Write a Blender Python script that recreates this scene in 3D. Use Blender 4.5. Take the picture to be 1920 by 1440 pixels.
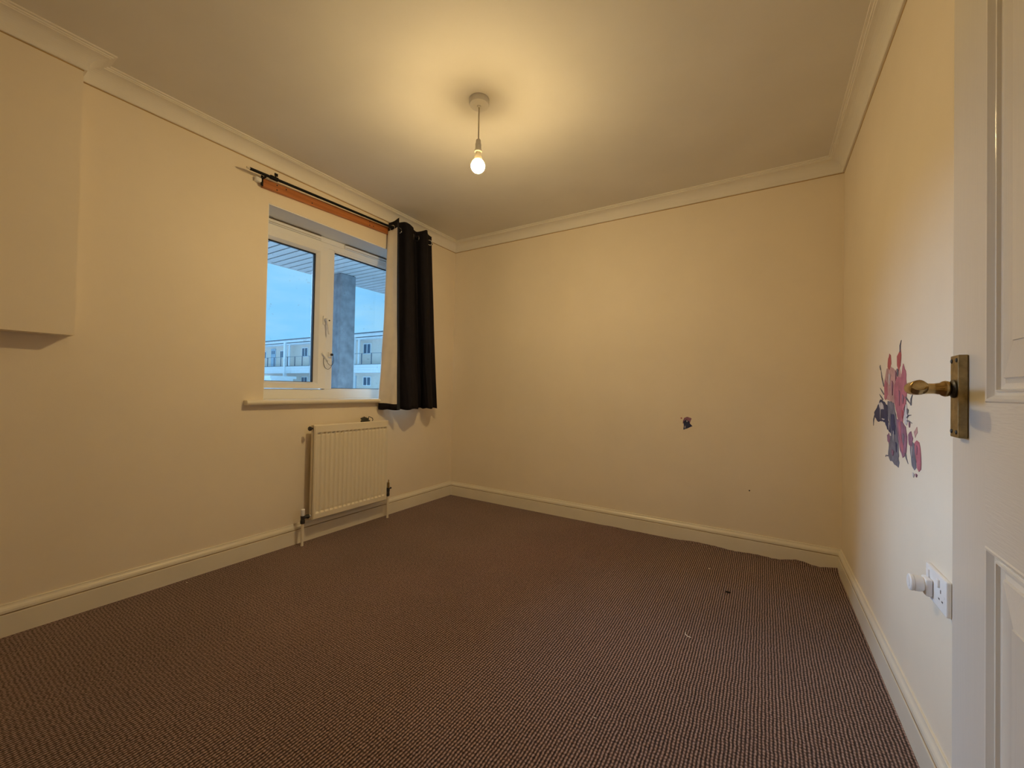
import bpy, math, random
from mathutils import Vector, Matrix
random.seed(7)

# ------------------------------------------------------------------ camera, world, sun, exposure
sc = bpy.context.scene
for o in list(bpy.data.objects):
    bpy.data.objects.remove(o, do_unlink=True)
COL = sc.collection

cam_data = bpy.data.cameras.new('camera')
cam_data.sensor_width = 36.0
cam_data.sensor_fit = 'HORIZONTAL'
cam_data.lens = 760.34 / 1920.0 * 36.0
cam_data.clip_start = 0.02
cam_data.clip_end = 500
cam = bpy.data.objects.new('camera', cam_data)
COL.objects.link(cam)
CR = Vector((0.84953457, 0.52716841, 0.01960839))
CU = Vector((-0.00905146, -0.0225982, 0.99970365))
CF = Vector((-0.5274553, 0.84946029, 0.01442631))
CP = Vector((2.53878, -3.01025, 1.00881))
cam.matrix_world = Matrix(((CR.x, CU.x, -CF.x, CP.x), (CR.y, CU.y, -CF.y, CP.y),
                           (CR.z, CU.z, -CF.z, CP.z), (0, 0, 0, 1)))
sc.camera = cam

SKY_A = (0.235, 0.635, 1.05)      # clear blue
SKY_B = (0.335, 0.70, 1.00)      # cloud
SKY_STRENGTH = 1.0
SUN_STRENGTH = 11.0
SUN_COLOR = (0.45, 0.68, 1.0)
BULB_COLOR = (1.0, 0.725, 0.34)
BULB_STRENGTH = 830.0
SHOULDER_STRENGTH = 62.0

sc.view_settings.view_transform = 'Standard'
sc.view_settings.look = 'None'
sc.view_settings.exposure = 0.12
sc.view_settings.gamma = 1.0
sc.view_settings.use_curve_mapping = False
sc.cycles.use_denoising = True
sc.cycles.max_bounces = 12
sc.cycles.diffuse_bounces = 6
sc.cycles.sample_clamp_indirect = 4.0
sc.cycles.caustics_reflective = False
sc.cycles.caustics_refractive = False

world = bpy.data.worlds.new('sky')
sc.world = world
world.use_nodes = True
nt = world.node_tree
nt.nodes.clear()
w_out = nt.nodes.new('ShaderNodeOutputWorld')
w_bg = nt.nodes.new('ShaderNodeBackground')
w_tc = nt.nodes.new('ShaderNodeTexCoord')
w_map = nt.nodes.new('ShaderNodeMapping')
w_map.inputs['Scale'].default_value = (3.0, 3.0, 13.0)
w_no = nt.nodes.new('ShaderNodeTexNoise')
w_no.inputs['Scale'].default_value = 1.6
w_no.inputs['Detail'].default_value = 6
w_no.inputs['Roughness'].default_value = 0.55
w_ra = nt.nodes.new('ShaderNodeValToRGB')
w_ra.color_ramp.elements[0].position = 0.38
w_ra.color_ramp.elements[0].color = (*SKY_A, 1)
w_ra.color_ramp.elements[1].position = 0.66
w_ra.color_ramp.elements[1].color = (*SKY_B, 1)
nt.links.new(w_tc.outputs['Generated'], w_map.inputs['Vector'])
nt.links.new(w_map.outputs['Vector'], w_no.inputs['Vector'])
nt.links.new(w_no.outputs['Fac'], w_ra.inputs['Fac'])
nt.links.new(w_ra.outputs['Color'], w_bg.inputs['Color'])
w_bg.inputs['Strength'].default_value = SKY_STRENGTH
nt.links.new(w_bg.outputs['Background'], w_out.inputs['Surface'])

# unseen wide sun lamp, added to strengthen the sky's daylight through the window
sun_d = bpy.data.lights.new('daylight_boost', 'SUN')
sun_d.energy = SUN_STRENGTH
sun_d.color = SUN_COLOR
sun_d.angle = math.radians(32)
sun = bpy.data.objects.new('daylight_boost', sun_d)
COL.objects.link(sun)
sun_dir = Vector((1.0, -0.11, -0.39)).normalized()      # travel direction of the light
sun.rotation_euler = sun_dir.to_track_quat('-Z', 'Y').to_euler()
sun.location = (-8, 0.5, 6)

# ------------------------------------------------------------------ dimensions
W = 2.928          # room width, back wall along +x from the window wall
H = 2.4            # ceiling height
YS = -3.75         # wall behind the camera
CV = 0.082         # coving size
BH = 0.125         # skirting height
BT = 0.018         # skirting thickness
BULK = 0.095       # depth of the boxed-out upper wall
BULK_Y = -2.54
BULK_Z = 1.20
WT = 0.32          # window wall thickness
WY0, WY1, WZ0, WZ1 = -1.735, -0.550, 0.90, 2.105   # window opening
JOG_Y, JOG_X = -2.84, 2.83                         # wall return behind the open door

# ------------------------------------------------------------------ helpers
ORG = {}


def tag(o, label=None, cat=None, group=None, kind=None):
    if label: o['label'] = label
    if cat: o['category'] = cat
    if group: o['group'] = group
    if kind: o['kind'] = kind
    return o


def empty(name, loc=(0, 0, 0), parent=None):
    o = bpy.data.objects.new(name, None)
    COL.objects.link(o)
    o.empty_display_size = 0.05
    po = Vector((0, 0, 0))
    if parent is not None:
        o.parent = parent
        po = ORG[parent.name]
    o.location = Vector(loc) - po
    ORG[o.name] = Vector(loc)
    return o


class MB:
    """collects geometry in world coordinates, builds one mesh object"""

    def __init__(self):
        self.v = []
        self.f = []

    def add(self, vs, fs):
        b = len(self.v)
        self.v += [tuple(p) for p in vs]
        self.f += [tuple(i + b for i in f) for f in fs]
        return self

    def box(self, x0, x1, y0, y1, z0, z1):
        vs = [(x0, y0, z0), (x1, y0, z0), (x1, y1, z0), (x0, y1, z0), (x0, y0, z1), (x1, y0, z1), (x1, y1, z1), (x0, y1, z1)]
        return self.add(vs, [(0, 3, 2, 1), (4, 5, 6, 7), (0, 1, 5, 4), (1, 2, 6, 5), (2, 3, 7, 6), (3, 0, 4, 7)])

    def tube(self, path, r, n=12, cap=True, flat=None):
        path = [Vector(p) for p in path]
        rs = r if isinstance(r, (list, tuple)) else [r] * len(path)
        T = []
        for i in range(len(path)):
            a = path[max(i - 1, 0)]
            b = path[min(i + 1, len(path) - 1)]
            T.append((b - a).normalized())
        up = Vector((0, 0, 1)) if abs(T[0].z) < 0.9 else Vector((1, 0, 0))
        N = (up - T[0] * up.dot(T[0])).normalized()
        rings = []
        for i, c in enumerate(path):
            N = (N - T[i] * N.dot(T[i])).normalized()
            B = T[i].cross(N)
            sb = flat if flat else 1.0
            rings.append([c + (N * math.cos(2 * math.pi * k / n) + B * sb * math.sin(2 * math.pi * k / n)) * rs[i] for k in range(n)])
        vs = [p for rg in rings for p in rg]
        fs = []
        for i in range(len(path) - 1):
            for k in range(n):
                k2 = (k + 1) % n
                fs.append((i * n + k, i * n + k2, (i + 1) * n + k2, (i + 1) * n + k))
        if cap:
            fs.append(tuple(reversed(range(n))))
            fs.append(tuple(range((len(path) - 1) * n, len(path) * n)))
        return self.add(vs, fs)

    def lathe(self, prof, c, axis=(0, 0, 1), n=32):
        """prof: list of (radius, distance along axis)"""
        a = Vector(axis).normalized()
        up = Vector((1, 0, 0)) if abs(a.x) < 0.9 else Vector((0, 1, 0))
        e1 = (up - a * up.dot(a)).normalized()
        e2 = a.cross(e1)
        c = Vector(c)
        vs = []
        for (r, h) in prof:
            r = max(r, 1e-5)
            for k in range(n):
                t = 2 * math.pi * k / n
                vs.append(c + a * h + (e1 * math.cos(t) + e2 * math.sin(t)) * r)
        fs = []
        for i in range(len(prof) - 1):
            for k in range(n):
                k2 = (k + 1) % n
                fs.append((i * n + k, i * n + k2, (i + 1) * n + k2, (i + 1) * n + k))
        fs.append(tuple(reversed(range(n))))
        fs.append(tuple(range((len(prof) - 1) * n, len(prof) * n)))
        return self.add(vs, fs)

    def torus(self, c, axis, R, r, n=24, m=8):
        a = Vector(axis).normalized()
        up = Vector((0, 0, 1)) if abs(a.z) < 0.9 else Vector((1, 0, 0))
        e1 = (up - a * up.dot(a)).normalized()
        e2 = a.cross(e1)
        c = Vector(c)
        vs = []
        for i in range(n):
            t = 2 * math.pi * i / n
            d = e1 * math.cos(t) + e2 * math.sin(t)
            for j in range(m):
                s = 2 * math.pi * j / m
                vs.append(c + d * (R + r * math.cos(s)) + a * (r * math.sin(s)))
        fs = []
        for i in range(n):
            for j in range(m):
                fs.append((i * m + j, ((i + 1) % n) * m + j, ((i + 1) % n) * m + (j + 1) % m, i * m + (j + 1) % m))
        return self.add(vs, fs)

    def prism(self, poly, ext):
        """poly: list of 3-D points (planar outline), ext: extrusion vector"""
        n = len(poly)
        e = Vector(ext)
        vs = [Vector(p) for p in poly] + [Vector(p) + e for p in poly]
        fs = [tuple(range(n)), tuple(reversed(range(n, 2 * n)))]
        for i in range(n):
            j = (i + 1) % n
            fs.append((i, j, n + j, n + i))
        return self.add(vs, fs)

    def build(self, name, mat, parent=None, smooth=False, bevel=0, seg=2, origin=None, auto=None):
        o_ = ORG[parent.name] if parent is not None else Vector((0, 0, 0))
        org = Vector(origin) if origin is not None else o_.copy()
        me = bpy.data.meshes.new(name)
        me.from_pydata([tuple(Vector(p) - org) for p in self.v], [], self.f)
        me.update()
        import bmesh
        bm = bmesh.new()
        bm.from_mesh(me)
        bmesh.ops.recalc_face_normals(bm, faces=bm.faces)
        bm.to_mesh(me)
        bm.free()
        ob = bpy.data.objects.new(name, me)
        COL.objects.link(ob)
        if parent is not None:
            ob.parent = parent
        ob.location = org - o_
        ORG[ob.name] = org
        if mat: me.materials.append(mat)
        if bevel:
            md = ob.modifiers.new('bevel', 'BEVEL')
            md.width = bevel
            md.segments = seg
            md.limit_method = 'ANGLE'
            md.angle_limit = math.radians(40)
        if smooth:
            for p in me.polygons: p.use_smooth = True
            if auto:
                md = ob.modifiers.new('split', 'EDGE_SPLIT')
                md.split_angle = math.radians(auto)
        return ob


def struct(o):
    o['kind'] = 'structure'
    return o


# ------------------------------------------------------------------ materials
def new_mat(name):
    m = bpy.data.materials.new(name)
    m.use_nodes = True
    t = m.node_tree
    b = t.nodes['Principled BSDF']
    return m, t, b


def node(t, typ, **kw):
    n = t.nodes.new(typ)
    for k, v in kw.items():
        if k in n.inputs:
            n.inputs[k].default_value = v
        else:
            setattr(n, k, v)
    return n


def paint(name, col, rough=0.6, var=0.06, scale=3.0, bump=0.05, bscale=220.0, spec=0.4, metal=0.0, stretch=None, dist=0.002):
    m, t, b = new_mat(name)
    tc = node(t, 'ShaderNodeTexCoord')
    src = tc.outputs['Object']
    if stretch:
        mp = node(t, 'ShaderNodeMapping')
        mp.inputs['Scale'].default_value = stretch
        t.links.new(src, mp.inputs['Vector'])
        src = mp.outputs['Vector']
    no = node(t, 'ShaderNodeTexNoise', Scale=scale, Detail=5.0)
    t.links.new(tc.outputs['Object'] if not stretch else src, no.inputs['Vector'])
    ra = node(t, 'ShaderNodeValToRGB')
    ra.color_ramp.elements[0].position = 0.3
    ra.color_ramp.elements[1].position = 0.7
    ra.color_ramp.elements[0].color = (*[c * (1 - var) for c in col], 1)
    ra.color_ramp.elements[1].color = (*[min(1, c * (1 + var)) for c in col], 1)
    t.links.new(no.outputs['Fac'], ra.inputs['Fac'])
    t.links.new(ra.outputs['Color'], b.inputs['Base Color'])
    b.inputs['Roughness'].default_value = rough
    b.inputs['Specular IOR Level'].default_value = spec
    b.inputs['Metallic'].default_value = metal
    if bump:
        n2 = node(t, 'ShaderNodeTexNoise', Scale=bscale, Detail=3.0)
        t.links.new(src, n2.inputs['Vector'])
        bp = node(t, 'ShaderNodeBump', Strength=bump, Distance=dist)
        t.links.new(n2.outputs['Fac'], bp.inputs['Height'])
        t.links.new(bp.outputs['Normal'], b.inputs['Normal'])
    return m


def wall_mat(name, col, scuff=0.0):
    m, t, b = new_mat(name)
    tc = node(t, 'ShaderNodeTexCoord')
    n1 = node(t, 'ShaderNodeTexNoise', Scale=1.7, Detail=6.0, Roughness=0.6)
    t.links.new(tc.outputs['Object'], n1.inputs['Vector'])
    ra = node(t, 'ShaderNodeValToRGB')
    ra.color_ramp.elements[0].position = 0.3
    ra.color_ramp.elements[0].color = (*[c * 0.965 for c in col], 1)
    ra.color_ramp.elements[1].position = 0.7
    ra.color_ramp.elements[1].color = (*[min(1, c * 1.03) for c in col], 1)
    t.links.new(n1.outputs['Fac'], ra.inputs['Fac'])
    # faint hand marks: small smudges with their own outline
    n2 = node(t, 'ShaderNodeTexNoise', Scale=11.0, Detail=7.0, Roughness=0.7)
    t.links.new(tc.outputs['Object'], n2.inputs['Vector'])
    r2 = node(t, 'ShaderNodeValToRGB')
    r2.color_ramp.elements[0].position = 0.66
    r2.color_ramp.elements[0].color = (0, 0, 0, 1)
    r2.color_ramp.elements[1].position = 0.76
    r2.color_ramp.elements[1].color = (scuff, scuff, scuff, 1)
    t.links.new(n2.outputs['Fac'], r2.inputs['Fac'])
    mx = node(t, 'ShaderNodeMix', data_type='RGBA')
    t.links.new(r2.outputs['Color'], mx.inputs['Factor'])
    t.links.new(ra.outputs['Color'], mx.inputs['A'])
    mx.inputs['B'].default_value = (col[0] * 0.72, col[1] * 0.70, col[2] * 0.70, 1)
    t.links.new(mx.outputs['Result'], b.inputs['Base Color'])
    b.inputs['Roughness'].default_value = 0.55
    b.inputs['Specular IOR Level'].default_value = 0.3
    n3 = node(t, 'ShaderNodeTexNoise', Scale=160.0, Detail=4.0)
    t.links.new(tc.outputs['Object'], n3.inputs['Vector'])
    bp = node(t, 'ShaderNodeBump', Strength=0.10, Distance=0.002)
    t.links.new(n3.outputs['Fac'], bp.inputs['Height'])
    t.links.new(bp.outputs['Normal'], b.inputs['Normal'])
    return m


def carpet_mat():
    m, t, b = new_mat('ribbed_carpet')
    tc = node(t, 'ShaderNodeTexCoord')
    sep = node(t, 'ShaderNodeSeparateXYZ')
    # slight wobble of the rows
    nw = node(t, 'ShaderNodeTexNoise', Scale=16.0, Detail=5.0, Roughness=0.62)
    t.links.new(tc.outputs['Object'], nw.inputs['Vector'])
    wob = node(t, 'ShaderNodeVectorMath', operation='SCALE')
    wob.inputs['Scale'].default_value = 0.010
    t.links.new(nw.outputs['Color'], wob.inputs[0])
    addv = node(t, 'ShaderNodeVectorMath', operation='ADD')
    t.links.new(tc.outputs['Object'], addv.inputs[0])
    t.links.new(wob.outputs['Vector'], addv.inputs[1])
    t.links.new(addv.outputs['Vector'], sep.inputs['Vector'])

    def wave(sock, period, phase=None):
        mu = node(t, 'ShaderNodeMath', operation='MULTIPLY')
        mu.inputs[1].default_value = 2 * math.pi / period
        t.links.new(sock, mu.inputs[0])
        last = mu.outputs[0]
        if phase is not None:
            ad = node(t, 'ShaderNodeMath', operation='ADD')
            t.links.new(last, ad.inputs[0])
            t.links.new(phase, ad.inputs[1])
            last = ad.outputs[0]
        si = node(t, 'ShaderNodeMath', operation='SINE')
        t.links.new(last, si.inputs[0])
        ma = node(t, 'ShaderNodeMapRange')
        ma.inputs['From Min'].default_value = -1
        ma.inputs['From Max'].default_value = 1
        t.links.new(si.outputs[0], ma.inputs['Value'])
        return ma.outputs['Result']

    # each row has its own phase for the loops along it
    fl = node(t, 'ShaderNodeMath', operation='MULTIPLY')
    fl.inputs[1].default_value = 1 / 0.010
    t.links.new(sep.outputs['X'], fl.inputs[0])
    fr = node(t, 'ShaderNodeMath', operation='FLOOR')
    t.links.new(fl.outputs[0], fr.inputs[0])
    wn = node(t, 'ShaderNodeTexWhiteNoise', noise_dimensions='1D')
    t.links.new(fr.outputs[0], wn.inputs['W'])
    ph = node(t, 'ShaderNodeMath', operation='MULTIPLY')
    ph.inputs[1].default_value = 2.2
    t.links.new(wn.outputs['Value'], ph.inputs[0])
    rib = wave(sep.outputs['X'], 0.010)
    loop = wave(sep.outputs['Y'], 0.0115, ph.outputs[0])
    # height = rib * (0.45 + 0.55 * loop)
    m1 = node(t, 'ShaderNodeMath', operation='MULTIPLY_ADD')
    m1.inputs[1].default_value = 0.50
    m1.inputs[2].default_value = 0.50
    t.links.new(loop, m1.inputs[0])
    h = node(t, 'ShaderNodeMath', operation='MULTIPLY')
    t.links.new(rib, h.inputs[0])
    t.links.new(m1.outputs[0], h.inputs[1])
    # fibre noise
    nf = node(t, 'ShaderNodeTexNoise', Scale=120.0, Detail=4.0, Roughness=0.7)
    t.links.new(tc.outputs['Object'], nf.inputs['Vector'])
    h2 = node(t, 'ShaderNodeMath', operation='MULTIPLY_ADD')
    h2.inputs[1].default_value = 1.45
    t.links.new(nf.outputs['Fac'], h2.inputs[0])
    t.links.new(h.outputs[0], h2.inputs[2])
    ra = node(t, 'ShaderNodeValToRGB')
    e = ra.color_ramp.elements
    e[0].position = 0.12
    e[0].color = (0.018, 0.009, 0.008, 1)
    e[1].position = 0.88
    e[1].color = (0.50, 0.350, 0.320, 1)
    mid = e.new(0.47)
    mid.color = (0.148, 0.086, 0.070, 1)
    nr = node(t, 'ShaderNodeMapRange')
    nr.inputs['From Min'].default_value = 0.55
    nr.inputs['From Max'].default_value = 1.66
    t.links.new(h2.outputs[0], nr.inputs['Value'])
    t.links.new(nr.outputs['Result'], ra.inputs['Fac'])
    # large worn patches
    nl = node(t, 'ShaderNodeTexNoise', Scale=1.3, Detail=4.0)
    t.links.new(tc.outputs['Object'], nl.inputs['Vector'])
    mr = node(t, 'ShaderNodeMapRange')
    mr.inputs['From Min'].default_value = 0.3
    mr.inputs['From Max'].default_value = 0.7
    mr.inputs['To Min'].default_value = 0.88
    mr.inputs['To Max'].default_value = 1.1
    t.links.new(nl.outputs['Fac'], mr.inputs['Value'])
    mx = node(t, 'ShaderNodeVectorMath', operation='SCALE')
    t.links.new(ra.outputs['Color'], mx.inputs[0])
    t.links.new(mr.outputs['Result'], mx.inputs['Scale'])
    t.links.new(mx.outputs['Vector'], b.inputs['Base Color'])
    b.inputs['Roughness'].default_value = 0.95
    b.inputs['Specular IOR Level'].default_value = 0.1
    b.inputs['Sheen Weight'].default_value = 0.15
    bp = node(t, 'ShaderNodeBump', Strength=0.9, Distance=0.004)
    t.links.new(h2.outputs[0], bp.inputs['Height'])
    t.links.new(bp.outputs['Normal'], b.inputs['Normal'])
    return m


def glass_mat():
    m, t, b = new_mat('window_glass')
    t.nodes.remove(b)
    out = t.nodes['Material Output']
    tr = node(t, 'ShaderNodeBsdfTransparent')
    tr.inputs['Color'].default_value = (0.95, 0.97, 0.98, 1)
    gl = node(t, 'ShaderNodeBsdfGlossy')
    gl.inputs['Roughness'].default_value = 0.02
    fr = node(t, 'ShaderNodeFresnel', IOR=1.45)
    mu = node(t, 'ShaderNodeMath', operation='MULTIPLY')
    mu.inputs[1].default_value = 0.6
    t.links.new(fr.outputs[0], mu.inputs[0])
    mix = node(t, 'ShaderNodeMixShader')
    t.links.new(mu.outputs[0], mix.inputs[0])
    t.links.new(tr.outputs[0], mix.inputs[1])
    t.links.new(gl.outputs[0], mix.inputs[2])
    # dried dirt spots
    tc = node(t, 'ShaderNodeTexCoord')
    no = node(t, 'ShaderNodeTexNoise', Scale=22.0, Detail=8.0, Roughness=0.7)
    t.links.new(tc.outputs['Object'], no.inputs['Vector'])
    ra = node(t, 'ShaderNodeValToRGB')
    ra.color_ramp.elements[0].position = 0.63
    ra.color_ramp.elements[0].color = (0, 0, 0, 1)
    ra.color_ramp.elements[1].position = 0.78
    ra.color_ramp.elements[1].color = (0.3, 0.3, 0.3, 1)
    t.links.new(no.outputs['Fac'], ra.inputs['Fac'])
    df = node(t, 'ShaderNodeBsdfDiffuse')
    df.inputs['Color'].default_value = (0.35, 0.37, 0.38, 1)
    mix2 = node(t, 'ShaderNodeMixShader')
    t.links.new(ra.outputs['Color'], mix2.inputs[0])
    t.links.new(mix.outputs[0], mix2.inputs[1])
    t.links.new(df.outputs[0], mix2.inputs[2])
    t.links.new(mix2.outputs[0], out.inputs['Surface'])
    return m


def wood_mat():
    m, t, b = new_mat('orange_pine')
    tc = node(t, 'ShaderNodeTexCoord')
    mp = node(t, 'ShaderNodeMapping')
    mp.inputs['Scale'].default_value = (30, 1.6, 42)
    t.links.new(tc.outputs['Object'], mp.inputs['Vector'])
    no = node(t, 'ShaderNodeTexNoise', Scale=1.4, Detail=6.0, Distortion=0.5)
    t.links.new(mp.outputs['Vector'], no.inputs['Vector'])
    ra = node(t, 'ShaderNodeValToRGB')
    ra.color_ramp.elements[0].position = 0.3
    ra.color_ramp.elements[0].color = (0.36, 0.115, 0.030, 1)
    ra.color_ramp.elements[1].position = 0.72
    ra.color_ramp.elements[1].color = (0.56, 0.21, 0.065, 1)
    t.links.new(no.outputs['Fac'], ra.inputs['Fac'])
    t.links.new(ra.outputs['Color'], b.inputs['Base Color'])
    b.inputs['Roughness'].default_value = 0.4
    return m


def brass_mat(name, col, rough):
    m, t, b = new_mat(name)
    tc = node(t, 'ShaderNodeTexCoord')
    no = node(t, 'ShaderNodeTexNoise', Scale=60.0, Detail=6.0, Roughness=0.65)
    t.links.new(tc.outputs['Object'], no.inputs['Vector'])
    ra = node(t, 'ShaderNodeValToRGB')
    ra.color_ramp.elements[0].position = 0.35
    ra.color_ramp.elements[0].color = (*[c * 0.6 for c in col], 1)
    ra.color_ramp.elements[1].position = 0.65
    ra.color_ramp.elements[1].color = (*col, 1)
    t.links.new(no.outputs['Fac'], ra.inputs['Fac'])
    t.links.new(ra.outputs['Color'], b.inputs['Base Color'])
    r2 = node(t, 'ShaderNodeMapRange')
    r2.inputs['To Min'].default_value = rough + 0.15
    r2.inputs['To Max'].default_value = rough
    t.links.new(no.outputs['Fac'], r2.inputs['Value'])
    t.links.new(r2.outputs['Result'], b.inputs['Roughness'])
    b.inputs['Metallic'].default_value = 1.0
    return m


def emit_mat(name, col, strength):
    m, t, b = new_mat(name)
    t.nodes.remove(b)
    em = node(t, 'ShaderNodeEmission')
    em.inputs['Color'].default_value = (*col, 1)
    em.inputs['Strength'].default_value = strength
    t.links.new(em.outputs[0], t.nodes['Material Output'].inputs['Surface'])
    return m


def brick_mat():
    m, t, b = new_mat('far_brick')
    tc = node(t, 'ShaderNodeTexCoord')
    sp = node(t, 'ShaderNodeSeparateXYZ')
    t.links.new(tc.outputs['Object'], sp.inputs['Vector'])
    cb = node(t, 'ShaderNodeCombineXYZ')
    t.links.new(sp.outputs['X'], cb.inputs['X'])
    t.links.new(sp.outputs['Z'], cb.inputs['Y'])
    br = node(t, 'ShaderNodeTexBrick')
    br.inputs['Color1'].default_value = (0.84, 0.70, 0.60, 1)
    br.inputs['Color2'].default_value = (0.88, 0.76, 0.66, 1)
    br.inputs['Mortar'].default_value = (0.82, 0.78, 0.74, 1)
    br.inputs['Scale'].default_value = 1.0
    br.inputs['Brick Width'].default_value = 0.225
    br.inputs['Row Height'].default_value = 0.075
    br.inputs['Mortar Size'].default_value = 0.008
    t.links.new(cb.outputs[0], br.inputs['Vector'])
    t.links.new(br.outputs['Color'], b.inputs['Base Color'])
    b.inputs['Roughness'].default_value = 0.9
    return m


CREAM = (0.845, 0.760, 0.625)
M = {}
M['wall'] = wall_mat('cream_wall_paint', CREAM, 0.0)
M['wall_back'] = wall_mat('cream_wall_paint_marked', CREAM, 0.22)
M['ceiling'] = paint('ceiling_paint', (0.76, 0.735, 0.69), rough=0.8, var=0.03, bump=0.08, spec=0.2)
M['coving'] = paint('coving_paint', (0.82, 0.79, 0.73), rough=0.6, var=0.02, bump=0.03, spec=0.3)
M['caulk'] = paint('yellowed_caulk', (0.46, 0.30, 0.12), rough=0.7, var=0.15, scale=8, bump=0.0)
M['groove_dirt_shade'] = paint('dusty_shaded_groove', (0.36, 0.27, 0.17), rough=0.9, var=0.3, scale=14, bump=0.0)
M['gloss'] = paint('skirting_gloss_paint', (0.80, 0.75, 0.635), rough=0.32, var=0.03, scale=6, bump=0.06, bscale=60, spec=0.5)
M['reveal'] = paint('reveal_paint', (0.88, 0.88, 0.87), rough=0.7, var=0.03, bump=0.06)
M['upvc'] = paint('white_upvc', (0.86, 0.87, 0.88), rough=0.3, var=0.02, bump=0.0, spec=0.5)
M['rubber'] = paint('black_gasket', (0.02, 0.02, 0.022), rough=0.6, var=0.1, bump=0.0)
M['slot'] = paint('brown_vent_slot', (0.12, 0.085, 0.05), rough=0.7, var=0.1, bump=0.0)
M['glass'] = glass_mat()
M['carpet'] = carpet_mat()
M['radiator'] = paint('radiator_enamel', (0.80, 0.735, 0.60), rough=0.35, var=0.02, bump=0.0, spec=0.5)
M['white_plastic'] = paint('white_plastic', (0.86, 0.86, 0.87), rough=0.35, var=0.02, bump=0.0, spec=0.5)
M['lamp_plastic'] = paint('lamp_plastic', (0.72, 0.70, 0.66), rough=0.4, var=0.02, bump=0.0, spec=0.5)
M['cord'] = paint('pendant_cord', (0.55, 0.50, 0.42), rough=0.6, var=0.05, bump=0.0)
M['dark_metal'] = paint('tarnished_metal', (0.03, 0.028, 0.03), rough=0.4, var=0.2, scale=40, bump=0.0, spec=0.5)
M['black'] = paint('black_rod_paint', (0.007, 0.007, 0.008), rough=0.5, var=0.1, bump=0.0, spec=0.15)
M['wood'] = wood_mat()
M['curtain'] = paint('dark_curtain_cloth', (0.0135, 0.0115, 0.0155), rough=0.85, var=0.12, scale=30, bump=0.15, bscale=700, spec=0.15)
M['hem'] = paint('curtain_hem_cloth', (0.030, 0.033, 0.045), rough=0.8, var=0.1, scale=30, bump=0.15, bscale=700, spec=0.15)
M['lining'] = paint('curtain_lining_cloth', (0.70, 0.64, 0.56), rough=0.85, var=0.05, scale=12, bump=0.2, bscale=400, spec=0.1)
M['chrome'] = brass_mat('eyelet_steel', (0.75, 0.75, 0.74), 0.2)
M['brass'] = brass_mat('worn_brass', (0.62, 0.44, 0.20), 0.16)
M['plate_brass'] = brass_mat('dull_brass_plate', (0.42, 0.32, 0.16), 0.34)
M['valve_brass'] = brass_mat('valve_brass', (0.55, 0.38, 0.15), 0.35)
M['bulb'] = emit_mat('bulb_glow', BULB_COLOR, BULB_STRENGTH)
M['shoulder'] = emit_mat('bulb_shoulder_glow', (1.0, 0.66, 0.24), SHOULDER_STRENGTH)
M['bulb_base'] = paint('bulb_collar_plastic', (0.85, 0.80, 0.70), rough=0.4, var=0.02, bump=0.0)
DOORC = (0.80, 0.775, 0.72)
M['door_v'] = paint('door_gloss_vertical_grain', DOORC, rough=0.15, var=0.015, bump=0.22, bscale=1.0, stretch=(900, 420, 7), dist=0.0006)
M['door_h'] = paint('door_gloss_horizontal_grain', DOORC, rough=0.18, var=0.015, bump=0.40, bscale=1.0, stretch=(900, 9, 420), dist=0.0008)
M['soffit'] = paint('soffit_board_paint', (0.82, 0.85, 0.88), rough=0.7, var=0.07, scale=2, bump=0.1, bscale=60)
M['soffit_back'] = paint('soffit_dark_gap', (0.03, 0.035, 0.04), rough=0.9, var=0.1, bump=0.0)
M['concrete'] = paint('weathered_concrete', (0.27, 0.295, 0.33), rough=0.9, var=0.28, scale=9, bump=0.4, bscale=60)
M['ground'] = paint('asphalt', (0.24, 0.24, 0.24), rough=0.95, var=0.15, scale=0.6, bump=0.2, bscale=20)
M['bounce_forecourt'] = paint('pale_bounce_paving', (0.80, 0.80, 0.79), rough=0.95, var=0.25, scale=2.0, bump=0.3, bscale=30)
M['brick'] = brick_mat()
M['far_white'] = paint('far_white_cladding', (0.88, 0.90, 0.92), rough=0.7, var=0.04, bump=0.0)
M['far_pale'] = paint('far_pale_cladding', (0.78, 0.81, 0.84), rough=0.7, var=0.06, bump=0.0)
M['far_roof'] = paint('far_roof_edge', (0.13, 0.16, 0.19), rough=0.8, var=0.1, bump=0.0)
M['far_glass'] = paint('far_window_glass', (0.06, 0.12, 0.20), rough=0.1, var=0.2, scale=0.8, bump=0.0, spec=0.6)
M['far_rail'] = paint('far_railing_metal', (0.12, 0.16, 0.22), rough=0.6, var=0.1, bump=0.0)
M['far_door'] = paint('far_door_paint', (0.45, 0.58, 0.70), rough=0.6, var=0.06, bump=0.0)
M['render'] = paint('outside_render', (0.45, 0.45, 0.44), rough=0.9, var=0.1, bump=0.2)
M['pink'] = paint('decal_pink', (0.44, 0.14, 0.19), rough=0.6, var=0.25, scale=28, bump=0.0)
M['pale_pink'] = paint('decal_pale_pink', (0.50, 0.29, 0.28), rough=0.6, var=0.25, scale=30, bump=0.0)
M['mauve'] = paint('decal_mauve', (0.28, 0.13, 0.21), rough=0.6, var=0.3, scale=34, bump=0.0)
M['rose'] = paint('decal_rose', (0.42, 0.085, 0.095), rough=0.6, var=0.2, scale=30, bump=0.0)
M['grey_blue'] = paint('decal_grey_blue', (0.155, 0.155, 0.205), rough=0.6, var=0.3, scale=34, bump=0.0)
M['navy'] = paint('decal_navy', (0.028, 0.036, 0.105), rough=0.6, var=0.3, scale=30, bump=0.0)
M['decal_white'] = paint('decal_white', (0.60, 0.57, 0.60), rough=0.6, var=0.2, scale=30, bump=0.0)
M['crumb'] = paint('crumb_white', (0.8, 0.78, 0.74), rough=0.8, var=0.05, bump=0.0)
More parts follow.
